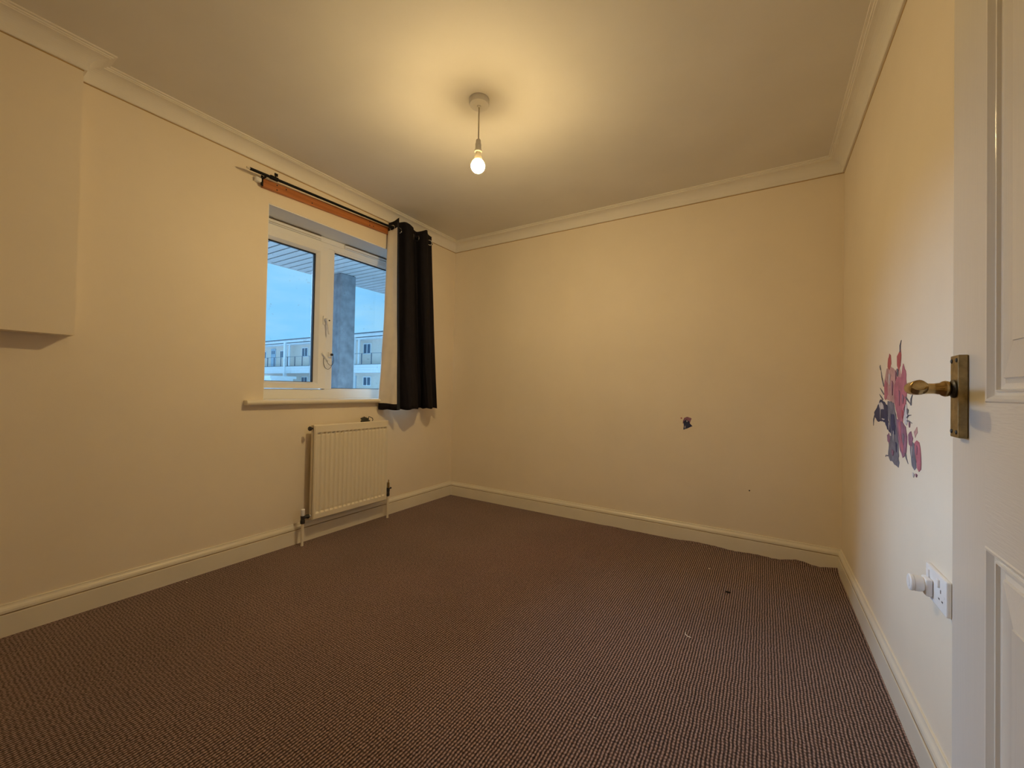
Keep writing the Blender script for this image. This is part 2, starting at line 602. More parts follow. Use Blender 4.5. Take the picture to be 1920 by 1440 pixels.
M['dark_bit'] = paint('dark_bit', (0.02, 0.014, 0.012), rough=0.9, var=0.1, bump=0.0)
M['olive'] = paint('dull_olive_metal', (0.045, 0.045, 0.032), rough=0.45, var=0.3, scale=50, bump=0.0)

# ------------------------------------------------------------------ room shell
# floor: the ribbed carpet, its far edge ruckled up against the skirting on the right
nx, ny = 150, 60
xs = [-0.02 + (W + 0.04) * i / nx for i in range(nx + 1)]
ys = []
for j in range(ny + 1):
    u = j / ny
    ys.append(-0.004 - (-(YS) + 0.0) * (u ** 2.2))


def ruck(x):
    a = max(0.0, min(1.0, (x - 1.10) / 1.5)) ** 1.4
    s = (0.5 + 0.5 * math.sin(x * 21 + 1.2 * math.sin(x * 7.3))) * (0.55 + 0.45 * math.sin(x * 9.1 + 0.6))
    s2 = 0.5 + 0.5 * math.sin(x * 47 + 2) * math.sin(x * 83 + .7)
    near = max(0.0, (x - 2.45) / 0.45)
    return a * (0.015 * max(0, s) + 0.006 * s2) + 0.018 * near * (0.5 + 0.5 * math.sin(x * 33))


mb = MB()
vs = []
for j, y in enumerate(ys):
    for i, x in enumerate(xs):
        d = -y
        fall = math.exp(-((max(0, d - 0.018)) / 0.034) ** 1.5)
        vs.append((x, y, ruck(x) * fall))
fs = []
for j in range(ny):
    for i in range(nx):
        a = j * (nx + 1) + i
        fs.append((a, a + 1, a + nx + 2, a + nx + 1))
mb.add(vs, fs)
floor = struct(mb.build('floor', M['carpet'], smooth=True))
mb = MB()
mb.box(-WT, 5.0, YS - 0.2, 0.2, -0.25, -0.012)
mb.build('subfloor', M['concrete'], floor)

ceiling = struct(MB().box(-WT, 5.0, YS - 0.2, 0.2, H, H + 0.15).build('ceiling', M['ceiling']))

mb = MB()
mb.box(-WT, 0, YS - 0.15, WY0, 0, H)
mb.box(-WT, 0, WY1, 0.15, 0, H)
mb.box(-WT, 0, WY0, WY1, 0, WZ0)
mb.box(-WT, 0, WY0, WY1, WZ1, H)
wall_left = struct(mb.build('wall_left', M['wall']))
MB().box(0, BULK, YS, BULK_Y, BULK_Z, H).build('bulkhead', M['wall'], wall_left)
wall_back = struct(MB().box(0, W + 0.15, 0, 0.15, 0, H).build('wall_back', M['wall_back']))
mb = MB()
mb.box(W, W + 0.15, JOG_Y, 0, 0, H)
wall_right = struct(mb.build('wall_right', M['wall']))
# return with the doorway the open door hangs in
DY0, DY1 = -3.66, -2.88
mb = MB()
mb.box(JOG_X, W + 0.15, DY1, JOG_Y, 0, H)
mb.box(JOG_X, W + 0.15, DY0, DY1, 2.03, H)
mb.box(JOG_X, W + 0.15, YS, DY0, 0, H)
struct(mb.build('wall_return', M['wall']))
struct(MB().box(-WT, 5.0, YS - 0.15, YS, 0, H).build('wall_front', M['wall']))
# landing beyond the doorway
struct(MB().box(4.1, 4.25, YS, -2.2, 0, H).build('wall_landing', M['wall']))
struct(MB().box(W + 0.15, 4.25, -2.2, -2.05, 0, H).build('wall_landing_side', M['wall']))
struct(MB().box(W, 4.25, YS, -2.05, -0.012, 0.0).build('floor_landing', M['carpet']))

# perimeter sweeps ------------------------------------------------
def sweep(pts, prof, before=None, after=None):
    """pts: wall polyline (x, y), interior on the right; prof: list of (u into room, z)"""
    mbx = MB()
    n = len(pts)
    full = ([before] if before else []) + pts + ([after] if after else [])
    off = 1 if before else 0
    cols = []
    for i in range(n):
        k = i + off
        p = Vector(full[k])
        nrm = []
        if k > 0:
            d = (p - Vector(full[k - 1])).normalized()
            nrm.append(Vector((d.y, -d.x)))
        if k < len(full) - 1:
            d = (Vector(full[k + 1]) - p).normalized()
            nrm.append(Vector((d.y, -d.x)))
        if len(nrm) == 1:
            mt = nrm[0]
        else:
            s = nrm[0] + nrm[1]
            mt = s / (1 + nrm[0].dot(nrm[1]))
        cols.append([(p.x + mt.x * u, p.y + mt.y * u, z) for (u, z) in prof])
    m_ = len(prof)
    vs_ = [q for c in cols for q in c]
    fs_ = []
    for i in range(n - 1):
        for j in range(m_ - 1):
            fs_.append((i * m_ + j, (i + 1) * m_ + j, (i + 1) * m_ + j + 1, i * m_ + j + 1))
    fs_.append(tuple(range(m_)))
    fs_.append(tuple((n - 1) * m_ + j for j in reversed(range(m_))))
    mbx.add(vs_, fs_)
    return mbx


cov = [(0, H - CV), (0.009, H - CV), (0.0115, H - CV + 0.004), (0.012, H - CV + 0.010)]
for k in range(0, 11):
    t = math.radians(9 * k)
    cov.append((0.012 + 0.054 * (1 - math.cos(t)), H - CV + 0.010 + 0.056 * math.sin(t)))
cov += [(0.067, H - 0.012), (0.0725, H - 0.0115), (0.0735, H - 0.0065), (CV, H - 0.006), (CV + 0.001, H), (0, H)]
pl = [(BULK, YS), (BULK, BULK_Y), (0, BULK_Y), (0, 0), (W, 0), (W, JOG_Y)]
struct(sweep(pl[0:4], cov, after=pl[4]).build('trim_1', M['coving']))
struct(sweep(pl[3:5], cov, before=pl[2], after=pl[5]).build('trim_2', M['coving']))
struct(sweep(pl[4:6], cov, before=pl[3]).build('trim_3', M['coving']))

ck = [(0, H - CV - .0042), (.0006, H - CV - .0040), (.0012, H - CV), (0, H - CV)]
sweep(pl[0:4], ck, after=pl[4]).build('caulk_line', M['caulk'], bpy.data.objects['trim_1'])
sweep(pl[3:5], ck, before=pl[2], after=pl[5]).build('caulk_line', M['caulk'], bpy.data.objects['trim_2'])
sweep(pl[4:6], ck, before=pl[3]).build('caulk_line', M['caulk'], bpy.data.objects['trim_3'])

bb = [(0, 0.0), (BT, 0.0), (BT, 0.084), (BT - 0.001, 0.0862), (BT - 0.009, 0.0868), (BT - 0.009, 0.0905), (BT - 0.003, 0.0912),
      (BT - 0.0035, 0.101), (BT - 0.006, 0.108), (BT - 0.010, 0.114), (BT - 0.012, 0.119), (BT - 0.0125, BH - 0.001), (0.004, BH), (0, BH)]
struct(sweep([(0, YS), (0, 0)], bb, after=(W, 0)).build('baseboard_left', M['gloss']))
struct(sweep([(0, 0), (W, 0)], bb, before=(0, YS), after=(W, JOG_Y)).build('baseboard_back', M['gloss']))
struct(sweep([(W, 0), (W, JOG_Y)], bb, before=(0, 0)).build('baseboard_right', M['gloss']))

gd = [(BT - 0.0095, 0.0866), (BT - 0.0025, 0.0864), (BT - 0.0060, 0.0892), (BT - 0.0086, 0.0906)]  # dust strip whose dark colour also paints in the groove's shade
sweep([(0, YS), (0, 0)], gd, after=(W, 0)).build('groove_dust_shade', M['groove_dirt_shade'], bpy.data.objects['baseboard_left'])
sweep([(0, 0), (W, 0)], gd, before=(0, YS), after=(W, JOG_Y)).build('groove_dust_shade', M['groove_dirt_shade'], bpy.data.objects['baseboard_back'])
sweep([(W, 0), (W, JOG_Y)], gd, before=(0, 0)).build('groove_dust_shade', M['groove_dirt_shade'], bpy.data.objects['baseboard_right'])

# ------------------------------------------------------------------ window
FX = -0.20                      # inner face of the frame
win = struct(empty('window_1', (FX, (WY0 + WY1) / 2, WZ0)))
mb = MB()                       # plastered head and side reveals, inner stool
mb.box(-WT + 0.02, -0.003, WY0 - 0.02, WY1 + 0.02, WZ1 - 0.006, WZ1 + 0.01)
mb.box(-WT + 0.02, -0.003, WY0 - 0.02, WY0 + 0.005, WZ0, WZ1)
mb.box(-WT + 0.02, -0.003, WY1 - 0.005, WY1 + 0.02, WZ0, WZ1)
mb.build('reveal', M['reveal'], win)
# outer frame
fy0, fy1, fz0, fz1 = WY0 + 0.004, WY1 - 0.004, 0.918, 2.098
FD = 0.07
mb = MB()
mb.box(FX - FD, FX, fy0, fy0 + 0.052, fz0, fz1)
mb.box(FX - FD, FX, fy1 - 0.052, fy1, fz0, fz1)
mb.box(FX - FD, FX, fy0, fy1, fz0, 0.986)
mb.box(FX - FD, FX, fy0, fy1, 2.024, fz1)
frame = mb.build('frame', M['upvc'], win, bevel=0.004)
MY0, MY1 = -1.214, -1.155
MB().box(FX - FD, FX, MY0, MY1, 0.986, 2.024).build('mullion', M['upvc'], win, bevel=0.004)
# opening sash on the left
sy0, sy1, sz0, sz1 = fy0 + 0.040, -1.211, 0.990, 2.026
gy0, gy1, gz0, gz1 = -1.636, -1.296, 1.036, 1.962
sash = empty('sash', (FX, sy0, sz0), win)
mb = MB()
SX = FX + 0.016
# mitred sash members with sloped glazing bead
def sash_ring(mbx, y0, y1, z0, z1, iy0, iy1, iz0, iz1):
    o_ = [(y0, z0), (y1, z0), (y1, z1), (y0, z1)]
    i_ = [(iy0, iz0), (iy1, iz0), (iy1, iz1), (iy0, iz1)]
    for k in range(4):
        a, b_ = o_[k], o_[(k + 1) % 4]
        c, d = i_[(k + 1) % 4], i_[k]
        def lerp(p, q, t): return (p[0] + (q[0] - p[0]) * t, p[1] + (q[1] - p[1]) * t)
        e, f_ = lerp(b_, c, 0.72), lerp(a, d, 0.72)
        vs_ = [(FX - 0.05, *a), (FX - 0.05, *b_), (SX, *b_), (SX, *a), (SX, *e), (SX, *f_), (FX - 0.006, *c), (FX - 0.006, *d), (FX - 0.05, *c), (FX - 0.05, *d)]
        mbx.add(vs_, [(0, 1, 2, 3), (3, 2, 4, 5), (5, 4, 6, 7), (7, 6, 8, 9), (0, 9, 8, 1)])
sash_ring(mb, sy0, sy1, sz0, sz1, gy0, gy1, gz0, gz1)
mb.build('sash_frame', M['upvc'], sash, bevel=0.002)
mb = MB()                      # black rubber line around the glass
for (a0, a1, b0, b1) in ((gy0 - .004, gy1 + .004, gz1 - .006, gz1 + .004), (gy0 - .004, gy1 + .004, gz0 - .004, gz0 + .003),
                         (gy1 - .007, gy1 + .004, gz0, gz1), (gy0 - .004, gy0 + .004, gz0, gz1)):
    mb.box(FX - 0.028, FX - 0.010, a0, a1, b0, b1)
mb.build('gasket', M['rubber'], sash)
MB().box(FX - 0.032, FX - 0.028, gy0 - .005, gy1 + .005, gz0 - .005, gz1 + .005).build('glass_pane', M['glass'], sash)
# dark strip painted in as the shadow gap between sash and mullion
MB().box(FX - 0.03, FX + 0.003, -1.2145, -1.2095, 0.992, 2.024).build('gap_shade', M['slot'], sash)
# fixed light on the right
mb = MB()
for (a0, a1, b0, b1) in ((MY1 - .001, fy1 - .050, 2.012, 2.026), (MY1 - .001, fy1 - .050, 0.984, 0.992), (MY1 - .001, MY1 + .006, 0.986, 2.024), (fy1 - .058, fy1 - .050, .986, 2.024)):
    mb.box(FX - 0.04, FX - 0.006, a0, a1, b0, b1)
mb.build('glazing_bead', M['upvc'], win)
mb = MB()
mb.box(FX - 0.028, FX - 0.014, MY1 + .004, fy1 - .056, 2.006, 2.013)
mb.box(FX - 0.028, FX - 0.014, MY1 + .004, fy1 - .056, 0.991, 0.996)
mb.build('gasket', M['rubber'], win)
MB().box(FX - 0.034, FX - 0.030, MY1, fy1 - .052, 0.986, 2.024).build('glass_pane', M['glass'], win)
# trickle vents along the head
for (a0, a1) in ((fy0 + 0.03, -1.27), (-1.075, fy1 - 0.03)):
    v = MB().box(FX - 0.002, FX + 0.020, a0, a1, 2.060, 2.088).build('trickle_vent', M['upvc'], win, bevel=0.004)
    MB().box(FX + 0.004, FX + 0.019, a0 + .004, a1 - .004, 2.0885, 2.093).build('vent_slot', M['slot'], v)
    MB().box(FX + 0.0195, FX + 0.0212, a0 + .006, a1 - .006, 2.0665, 2.0685).build('vent_lip', M['slot'], v)
MB().box(FX - 0.002, FX + 0.006, -1.27, -1.075, 2.058, 2.096).build('head_cover', M['upvc'], win, bevel=0.003)
# espagnolette handle on the sash stile
hx = SX
hd = empty('window_handle', (hx, -1.232, 1.49), win)
MB().box(hx, hx + 0.012, -1.246, -1.222, 1.455, 1.520).build('handle_base', M['white_plastic'], hd, bevel=0.004)
mb = MB()
mb.tube([(hx + .010, -1.234, 1.492), (hx + .030, -1.234, 1.492), (hx + .038, -1.231, 1.478), (hx + .040, -1.226, 1.440), (hx + .041, -1.222, 1.400), (hx + .041, -1.221, 1.384)],
        [.010, .010, .009, .0075, .006, .004], n=10)
mb.build('handle_lever', M['white_plastic'], hd, smooth=True)
MB().lathe([(.005, 0), (.005, .006)], (hx + .036, -1.219, 1.486), (1, 0, 0), 12).build('key_lock', M['dark_metal'], hd)
# cable restrictor
rs = empty('cable_restrictor', (FX + .002, -1.20, 1.24), win)
mb = MB()
mb.box(FX, FX + 0.014, -1.188, -1.166, 1.222, 1.262)
mb.build('lock_body', M['white_plastic'], rs, bevel=0.004)
MB().lathe([(.009, 0), (.009, .012), (.006, .016)], (FX + .014, -1.168, 1.243), (1, 0, 0), 14).build('lock_barrel', M['dark_metal'], rs)
mb = MB()
mb.tube([(SX + .002, -1.244, 1.250), (SX + .010, -1.240, 1.240), (SX + .014, -1.228, 1.222), (SX + .014, -1.215, 1.205), (SX + .012, -1.206, 1.190)], [.006, .006, .005, .004, .003], n=8)
mb.build('hook_arm', M['white_plastic'], rs, smooth=True)
mb = MB()
pth = []
for k in range(13):
    a = math.pi * (1.0 + k / 12.0)
    pth.append((FX + .020 + .012 * math.sin(k / 12 * math.pi), -1.183 + .030 * math.cos(a), 1.214 + .052 * math.sin(a) * (1.0 if k < 7 else 1.0)))
pth = [(SX + .004, -1.232, 1.236)] + pth + [(FX + .018, -1.156, 1.238)]
mb.tube(pth, .0016, n=6)
pth2 = []
for k in range(13):
    a = math.pi * (0.9 + 1.1 * k / 12.0)
    pth2.append((FX + .020, -1.198 + .036 * math.cos(a), 1.195 + .062 * math.sin(a) * 1.0))
mb.tube(pth2, .0014, n=6)
mb.build('cable', M['dark_metal'], rs, smooth=True)

# sill board
sill = struct(empty('trim_4', (0, -1.19, 0.89)))
mb = MB()
y0, y1 = -1.842, -0.450
prof = []
for k in range(9):
    a = math.radians(-90 + 180 * k / 8)
    prof.append((0.030 + 0.015 * math.cos(a), 0.905 + 0.015 * math.sin(a)))
outline = [(FX - 0.005, 0.890)] + prof + [(FX - 0.005, 0.920)]
# the stool runs into the opening, its nosing overhangs both sides
mb.prism([(x_, WY0 + .005, z_) for (x_, z_) in [(FX - .005, .890), (0.0, .890), (0.0, .920), (FX - .005, .920)]], (0, WY1 - WY0 - .01, 0))
mb.prism([(x_, y0, z_) for (x_, z_) in [(0.0, .890)] + prof + [(0.0, .920)]], (0, y1 - y0, 0))
mb.build('window_sill', M['gloss'], sill, bevel=0.004)

# ------------------------------------------------------------------ batten, rod, curtain
def tilt(y):              # the batten and rod climb slightly to the right
    return (y + 1.78) * 0.040
b0, b1 = -1.780, -0.40
mb = MB()
bx0, bx1 = 0.0, 0.022
vs = []
for (y_) in (b0, b1):
    for (x_, z_) in ((bx0, 2.176), (bx1, 2.176), (bx1, 2.229), (bx0, 2.229)):
        vs.append((x_, y_, z_ + tilt(y_)))
mb.add(vs, [(0, 1, 2, 3), (7, 6, 5, 4), (0, 4, 5, 1), (1, 5, 6, 2), (2, 6, 7, 3), (3, 7, 4, 0)])
bat = tag(empty('curtain_batten', (0, (b0 + b1) / 2, 2.18)), 'orange stained wooden batten screwed to wall above the window', 'batten')
mb.build('board', M['wood'], bat, bevel=0.002)
for (y_, dz) in ((-1.70, .040), (-1.70, .012), (-1.645, .036), (-1.475, .014), (-1.02, .040), (-1.02, .014), (-0.985, .016)):
    MB().lathe([(.0042, 0), (.0042, .0014)], (bx1 - .0004, y_, 2.176 + dz + tilt(y_)), (1, 0, 0), 10).build('screw_hole', M['dark_metal'], bat)

RX = 0.07
def rodz(y): return 2.226 + (y + 1.878) * 0.027
rod = tag(empty('curtain_rod', (RX, -1.1, rodz(-1.1))), 'thin black metal curtain rod above the window', 'curtain rod')
MB().tube([(RX, -1.876, rodz(-1.876)), (RX, -0.40, rodz(-0.40))], .0082, n=14).build('rod', M['black'], rod, smooth=True, auto=40)
MB().tube([(RX, -1.893, rodz(-1.893)), (RX, -1.876, rodz(-1.876))], .0055, n=12).build('end_plug', M['lining'], rod)
for (y_) in (-1.735, -0.845):
    br = empty('rod_bracket', (0.022, y_, rodz(y_)), rod)
    zc = rodz(y_)
    mb = MB()
    so = -.053 if y_ < -1.5 else .035
    mb.box(0.022, 0.026, y_ + so - .007, y_ + so + .007, zc - .052, zc + .010)  # strap on the batten
    mb.box(0.022, RX - .004, y_ + so - .005, y_ + so + .005, zc - .014, zc - .004)   # arm
    mb.build('bracket_arm', M['black'], br, bevel=0.002)
    mb = MB()
    mb.tube([(RX, y_ - .030, zc), (RX, y_ + .012, zc)], .0125, n=14)
    mb.build('cup', M['black'], br)
    mb = MB()
    mb.tube([(RX, y_, zc + .008), (RX, y_, zc + .026)], .004, n=8)
    mb.box(RX - .003, RX + .003, y_ - .006, y_ + .012, zc + .018, zc + .034)
    mb.build('thumb_screw', M['black'], br)
MB().box(0.0, 0.030, -1.822, -1.790, 2.196, 2.222).build('plastic_holder', M['white_plastic'], rod, bevel=0.006)


def catmull(pts, per):
    out = []
    n = len(pts)
    for i in range(n - 1):
        p0 = Vector(pts[max(i - 1, 0)]); p1 = Vector(pts[i]); p2 = Vector(pts[i + 1]); p3 = Vector(pts[min(i + 2, n - 1)])
        for k in range(per):
            t = k / per
            out.append(0.5 * ((2 * p1) + (p2 - p0) * t + (2 * p0 - 5 * p1 + 4 * p2 - p3) * t * t + (3 * p1 - p0 - 3 * p2 + p3) * t ** 3))
    out.append(Vector(pts[-1]))
    return out


# plan of the cloth (x, y): starts at the leading edge, which is turned out so its pale lining shows
top_plan = [(.148, -.850), (.090, -.842), (.036, -.852), (.030, -.815), (.085, -.775), (.142, -.770), (.150, -.735), (.100, -.655), (.048, -.600),
            (.052, -.575), (.110, -.580), (.140, -.560), (.125, -.520), (.090, -.475), (.085, -.425)]
bot_plan = [(.165, -.812), (.098, -.850), (.030, -.900), (.024, -.840), (.085, -.770), (.165, -.745), (.178, -.690), (.130, -.590), (.055, -.505),
            (.052, -.470), (.115, -.500), (.158, -.500), (.150, -.440), (.085, -.370), (.110, -.335)]
PER = 8
tp, bp_ = catmull([Vector((a, b, 0)) for a, b in top_plan], PER), catmull([Vector((a, b, 0)) for a, b in bot_plan], PER)
NU = len(tp)
ZB, NV = 0.838, 44


def ztop(y): return rodz(y) + 0.050 + (y + .85) * 0.03


def cloth(u, v, off=0.0):
    """u index along the plan, v 0 (top) .. 1 (bottom)"""
    s = v ** 1.15
    p = tp[u].lerp(bp_[u], s)
    a = tp[max(u - 1, 0)].lerp(bp_[max(u - 1, 0)], s)
    b = tp[min(u + 1, NU - 1)].lerp(bp_[min(u + 1, NU - 1)], s)
    d = (b - a).normalized()
    nrm = Vector((d.y, -d.x, 0))            # room side (dark)
    q = p - nrm * off
    wr = 0.0035 * math.sin(u * 0.55 + v * 9.0) * v + 0.0025 * math.sin(u * 1.1 - v * 23 + 1.3) * v * v
    q = q + nrm * wr
    sag = 0.010 * math.cos(u * 2 * math.pi / (4.0 * PER)) * (1 - v)
    z = (ztop(p.y) + sag) * (1 - v) + (ZB - 0.004 * math.sin(u * 0.35)) * v
    return Vector((max(q.x, 0.012), q.y, z))


def cloth_mesh(u0, u1, v0, v1, off, nv=NV):
    mbx = MB()
    vs_ = []
    us = list(range(u0, u1 + 1))
    for j in range(nv + 1):
        v = v0 + (v1 - v0) * j / nv
        for u in us:
            vs_.append(cloth(u, v, off))
    n_ = len(us)
    fs_ = []
    for j in range(nv):
        for i in range(n_ - 1):
            a = j * n_ + i
            fs_.append((a, a + 1, a + n_ + 1, a + n_))
    mbx.add(vs_, fs_)
    return mbx


cur = tag(empty('curtain', (0.08, -0.62, ZB)), 'dark eyelet curtain with pale lining bunched at right of the window', 'curtain')
o = cloth_mesh(0, NU - 1, 0, 1, 0).build('curtain_cloth', M['curtain'], cur, smooth=True)
md = o.modifiers.new('thick', 'SOLIDIFY'); md.thickness = 0.0016; md.offset = 0
o = cloth_mesh(3, NU - 3, 0.045, 0.968, 0.0030).build('lining', M['lining'], cur, smooth=True)
o['label'] = 'pale cream lining'
o = cloth_mesh(0, 3, 0.02, 1.0, 0.0034).build('side_hem', M['hem'], cur, smooth=True)
# steel eyelets where the cloth crosses the rod
vr = 0.042 / (2.30 - ZB)
for u in range(NU - 1):
    pa, pb = cloth(u, vr), cloth(u + 1, vr)
    if (pa.x - RX) * (pb.x - RX) <= 0:
        c = (pa + pb) / 2
        d = (pb - pa).normalized()
        MB().torus((c.x, c.y, rodz(c.y) - 0.004), (d.y, -d.x, 0), 0.021, 0.0042, 28, 8).build('eyelet', M['chrome'], cur, smooth=True)
c = cloth(NU - 6, vr)
MB().torus((c.x + .004, c.y, rodz(c.y) - .006), (0.9, -0.45, 0), 0.021, 0.0042, 28, 8).build('eyelet', M['chrome'], cur, smooth=True)

# ------------------------------------------------------------------ radiator
RY0, RY1, RZ0, RZ1 = -1.464, -0.861, 0.150, 0.757
RXF = 0.100
rad = tag(empty('radiator', (0.07, (RY0 + RY1) / 2, RZ0)), 'cream ribbed panel radiator below the window', 'radiator')
# pressed steel front: 17 recessed flutes
NF = 17
pitch = (RY1 - RY0 - 0.036) / NF
yc = [RY0 + 0.018]
dep_y = [0.0]
for k in range(NF):
    a = RY0 + 0.018 + pitch * k
    for (t, dp) in ((0.06, 0), (0.22, .70), (0.34, 1), (0.66, 1), (0.78, .70), (0.94, 0)):
        yc.append(a + pitch * t)
        dep_y.append(dp)
yc = [RY0, RY0 + 0.006] + yc + [RY1 - 0.018, RY1 - 0.006, RY1]
edge = [0.010, 0.0]
dep_y = [0, 0] + dep_y + [0, 0, 0]
ex = [0.008, 0] + [0] * (len(yc) - 4) + [0, 0.008]
zc = [RZ0, RZ0 + .006, RZ0 + .036, RZ0 + .046, RZ0 + .060, RZ1 - .070, RZ1 - .060, RZ1 - .0486, RZ1 - .048, RZ1 - .006, RZ1]
dz = [0, 0, 0, 1.5, 1, 1, 1.8, 1.8, 0, 0, 0]
ez = [0.008, 0, 0, 0, 0, 0, 0, 0, 0, 0, 0.008]
mb = MB()
vs = []
for j, z_ in enumerate(zc):
    for i, y_ in enumerate(yc):
        vs.append((RXF - 0.0080 * dep_y[i] * dz[j] - max(ex[i], ez[j]), y_, z_))
n_ = len(yc)
fs = []
for j in range(len(zc) - 1):
    for i in range(n_ - 1):
        a = j * n_ + i
        fs.append((a, a + 1, a + n_ + 1, a + n_))
mb.add(vs, fs)
mb.build('front_panel', M['radiator'], rad)
mb = MB().box(0.060, RXF - 0.0155, RY0 + .001, RY1 - .001, RZ0 + .001, RZ1 - .001)
mb.build('rear_panel', M['radiator'], rad)
mb = MB()
for k in range(24):
    y_ = RY0 + .04 + (RY1 - RY0 - .08) * k / 23
    mb.box(0.030, 0.060, y_ - .001, y_ + .001, RZ0 + .06, RZ1 - .06)
mb.build('convector_fins', M['radiator'], rad)
for y_ in (RY0 + .10, RY1 - .10):
    MB().box(0.0, 0.060, y_ - .012, y_ + .012, RZ0 + .10, RZ1 - .10).build('wall_bracket', M['radiator'], rad)
MB().lathe([(.006, 0), (.006, .010), (.013, .011), (.015, .020), (.011, .026)], (0.076, RY0, 0.735), (0, -1, 0), 14).build('bleed_valve', M['dark_metal'], rad)
# valves and tails
def valve(y_v, side, zt, brassy):
    v = empty('valve', (0.078, y_v, 0.0), rad)
    vx = 0.078
    MB().lathe([(.0085, 0), (.0085, .145)], (vx, y_v, 0.001), (0, 0, 1), 14).build('pipe', M['radiator'], v, smooth=True, auto=40)
    mbx = MB()
    mbx.lathe([(.012, 0), (.014, .004), (.014, .020), (.012, .024), (.013, .050)], (vx, y_v, 0.140), (0, 0, 1), 14)
    mbx.tube([(vx, y_v, 0.178), (vx, y_v + side * .030, 0.178)], .0105, n=12)
    mbx.lathe([(.014, 0), (.014, .014)], (vx, y_v + side * .026, 0.178), (0, side, 0), 6)
    mbx.build('valve_body', M['dark_metal'], v)
    MB().lathe([(.011, 0), (.0125, .010), (.0125, zt - .190 - .004), (.009, zt - .190)], (vx, y_v, 0.190), (0, 0, 1), 16).build('valve_cap', M['white_plastic'], v, smooth=True, auto=35)
    MB().lathe([(.009, 0), (.009, .010)], (vx, y_v + side * .040, 0.178), (0, side, 0), 12).build('union_tail', M['white_plastic'], v)
    if brassy:
        MB().lathe([(.006, 0), (.006, .046)], (vx + .012, y_v - .006, 0.214), (0, 0, 1), 10).build('brass_spindle', M['valve_brass'], v)
    return v
valve(RY0 - .052, 1, 0.232, False)
# the right-hand valve sits higher
v = empty('valve', (0.074, RY1 + .030, 0.0), rad)
MB().lathe([(.0085, 0), (.0085, .172)], (0.074, RY1 + .030, 0.001), (0, 0, 1), 14).build('pipe', M['radiator'], v, smooth=True, auto=40)
mb = MB()
mb.lathe([(.010, 0), (.013, .004), (.013, .026), (.011, .030), (.013, .036), (.015, .060), (.015, .066)], (0.074, RY1 + .030, 0.168), (0, 0, 1), 14)
mb.tube([(0.074, RY1 + .030, 0.198), (0.074, RY1 + .002, 0.198)], .010, n=12)
mb.lathe([(.007, 0), (.007, .018)], (0.074, RY1 + .042, 0.226), (0, 1, 0), 10)
mb.build('valve_body', M['dark_metal'], v)
MB().lathe([(.013, 0), (.013, .040), (.010, .044)], (0.074, RY1 + .032, 0.234), (0, 0, 1), 16).build('valve_cap', M['white_plastic'], v, smooth=True, auto=35)
MB().lathe([(.008, 0), (.008, .040), (.004, .042), (.004, .062)], (0.088, RY1 + .022, 0.236), (0, 0, 1), 10).build('brass_spindle', M['valve_brass'], v)

# small dark tangle left on top of the radiator
tg = tag(empty('hair_clip', (0.080, -1.055, RZ1)), 'small dark olive wiry clip lying on top of the radiator', 'clip')
mb = MB()
for k in range(6):
    y_ = -1.100 + k * 0.011
    mb.tube([(0.088, y_, RZ1 + .002), (0.086, y_ + .004, RZ1 + .022), (0.078, y_ + .007, RZ1 + .034 - .004 * abs(k - 2)), (0.068, y_ + .008, RZ1 + .020)], [.0045, .005, .0045, .003], n=7)
mb.tube([(0.088, -1.106, RZ1 + .005), (0.088, -1.030, RZ1 + .006)], .005, n=8)
mb.build('claw', M['olive'], tg, smooth=True)
mb = MB()
mb.tube([(0.082, -1.040, RZ1 + .010), (0.082, -1.032, RZ1 + .036), (0.082, -1.018, RZ1 + .030), (0.082, -1.000, RZ1 + .022), (0.082, -0.996, RZ1 + .010), (0.082, -1.002, RZ1 + .003)], .0028, n=7)
mb.build('wire_loop', M['olive'], tg, smooth=True)

# ------------------------------------------------------------------ pendant lamp
LX, LY = 1.364, -1.467
lamp = tag(empty('pendant_lamp', (LX, LY, H)), 'bare glowing bulb hanging on short cord from white ceiling rose', 'lamp')
MB().lathe([(.0475, 0), (.0475, .022), (.0455, .027), (.030, .030), (.010, .031), (.009, .037)], (LX, LY, H), (0, 0, -1), 40).build('ceiling_rose', M['lamp_plastic'], lamp, smooth=True, auto=30)
MB().tube([(LX, LY, H - .034), (LX - .0008, LY, 2.30), (LX, LY, 2.205)], .0034, n=8).build('cord', M['cord'], lamp, smooth=True)
MB().lathe([(.009, 0), (.0115, .003), (.0135, .022), (.0150, .0235), (.0150, .027), (.0140, .028), (.0148, .050), (.0185, .052), (.0185, .060), (.0150, .062)],
           (LX, LY, 2.207), (0, 0, -1), 28).build('lamp_holder', M['lamp_plastic'], lamp, smooth=True, auto=30)
bulb = empty('bulb', (LX, LY, 2.145), lamp)
BR_, BZ = 0.0330, 2.080
CUT = math.radians(84)
CUT0 = math.radians(40)
zc0 = 2.147 - (BZ + BR_ * math.cos(CUT0))
MB().lathe([(.0125, 0), (.0125, .008), (BR_ * math.sin(CUT0) + .0004, zc0 - .001), (BR_ * math.sin(CUT0), zc0 + .0005)],
           (LX, LY, 2.147), (0, 0, -1), 32).build('bulb_collar', M['bulb_base'], bulb, smooth=True, auto=40)
prof = []
for k in range(9):
    a = CUT0 + (CUT - CUT0) * k / 8
    prof.append((BR_ * math.sin(a), -(BZ + BR_ * math.cos(a)) + 2.147))
MB().lathe(prof, (LX, LY, 2.147), (0, 0, -1), 32).build('bulb_shoulder', M['shoulder'], bulb, smooth=True, auto=60)
prof = []
for k in range(17):
    a = CUT + (math.pi - CUT) * k / 16
    prof.append((BR_ * math.sin(a), -(BZ + BR_ * math.cos(a)) + 2.147))
MB().lathe(prof, (LX, LY, 2.147), (0, 0, -1), 32).build('bulb_globe', M['bulb'], bulb, smooth=True)

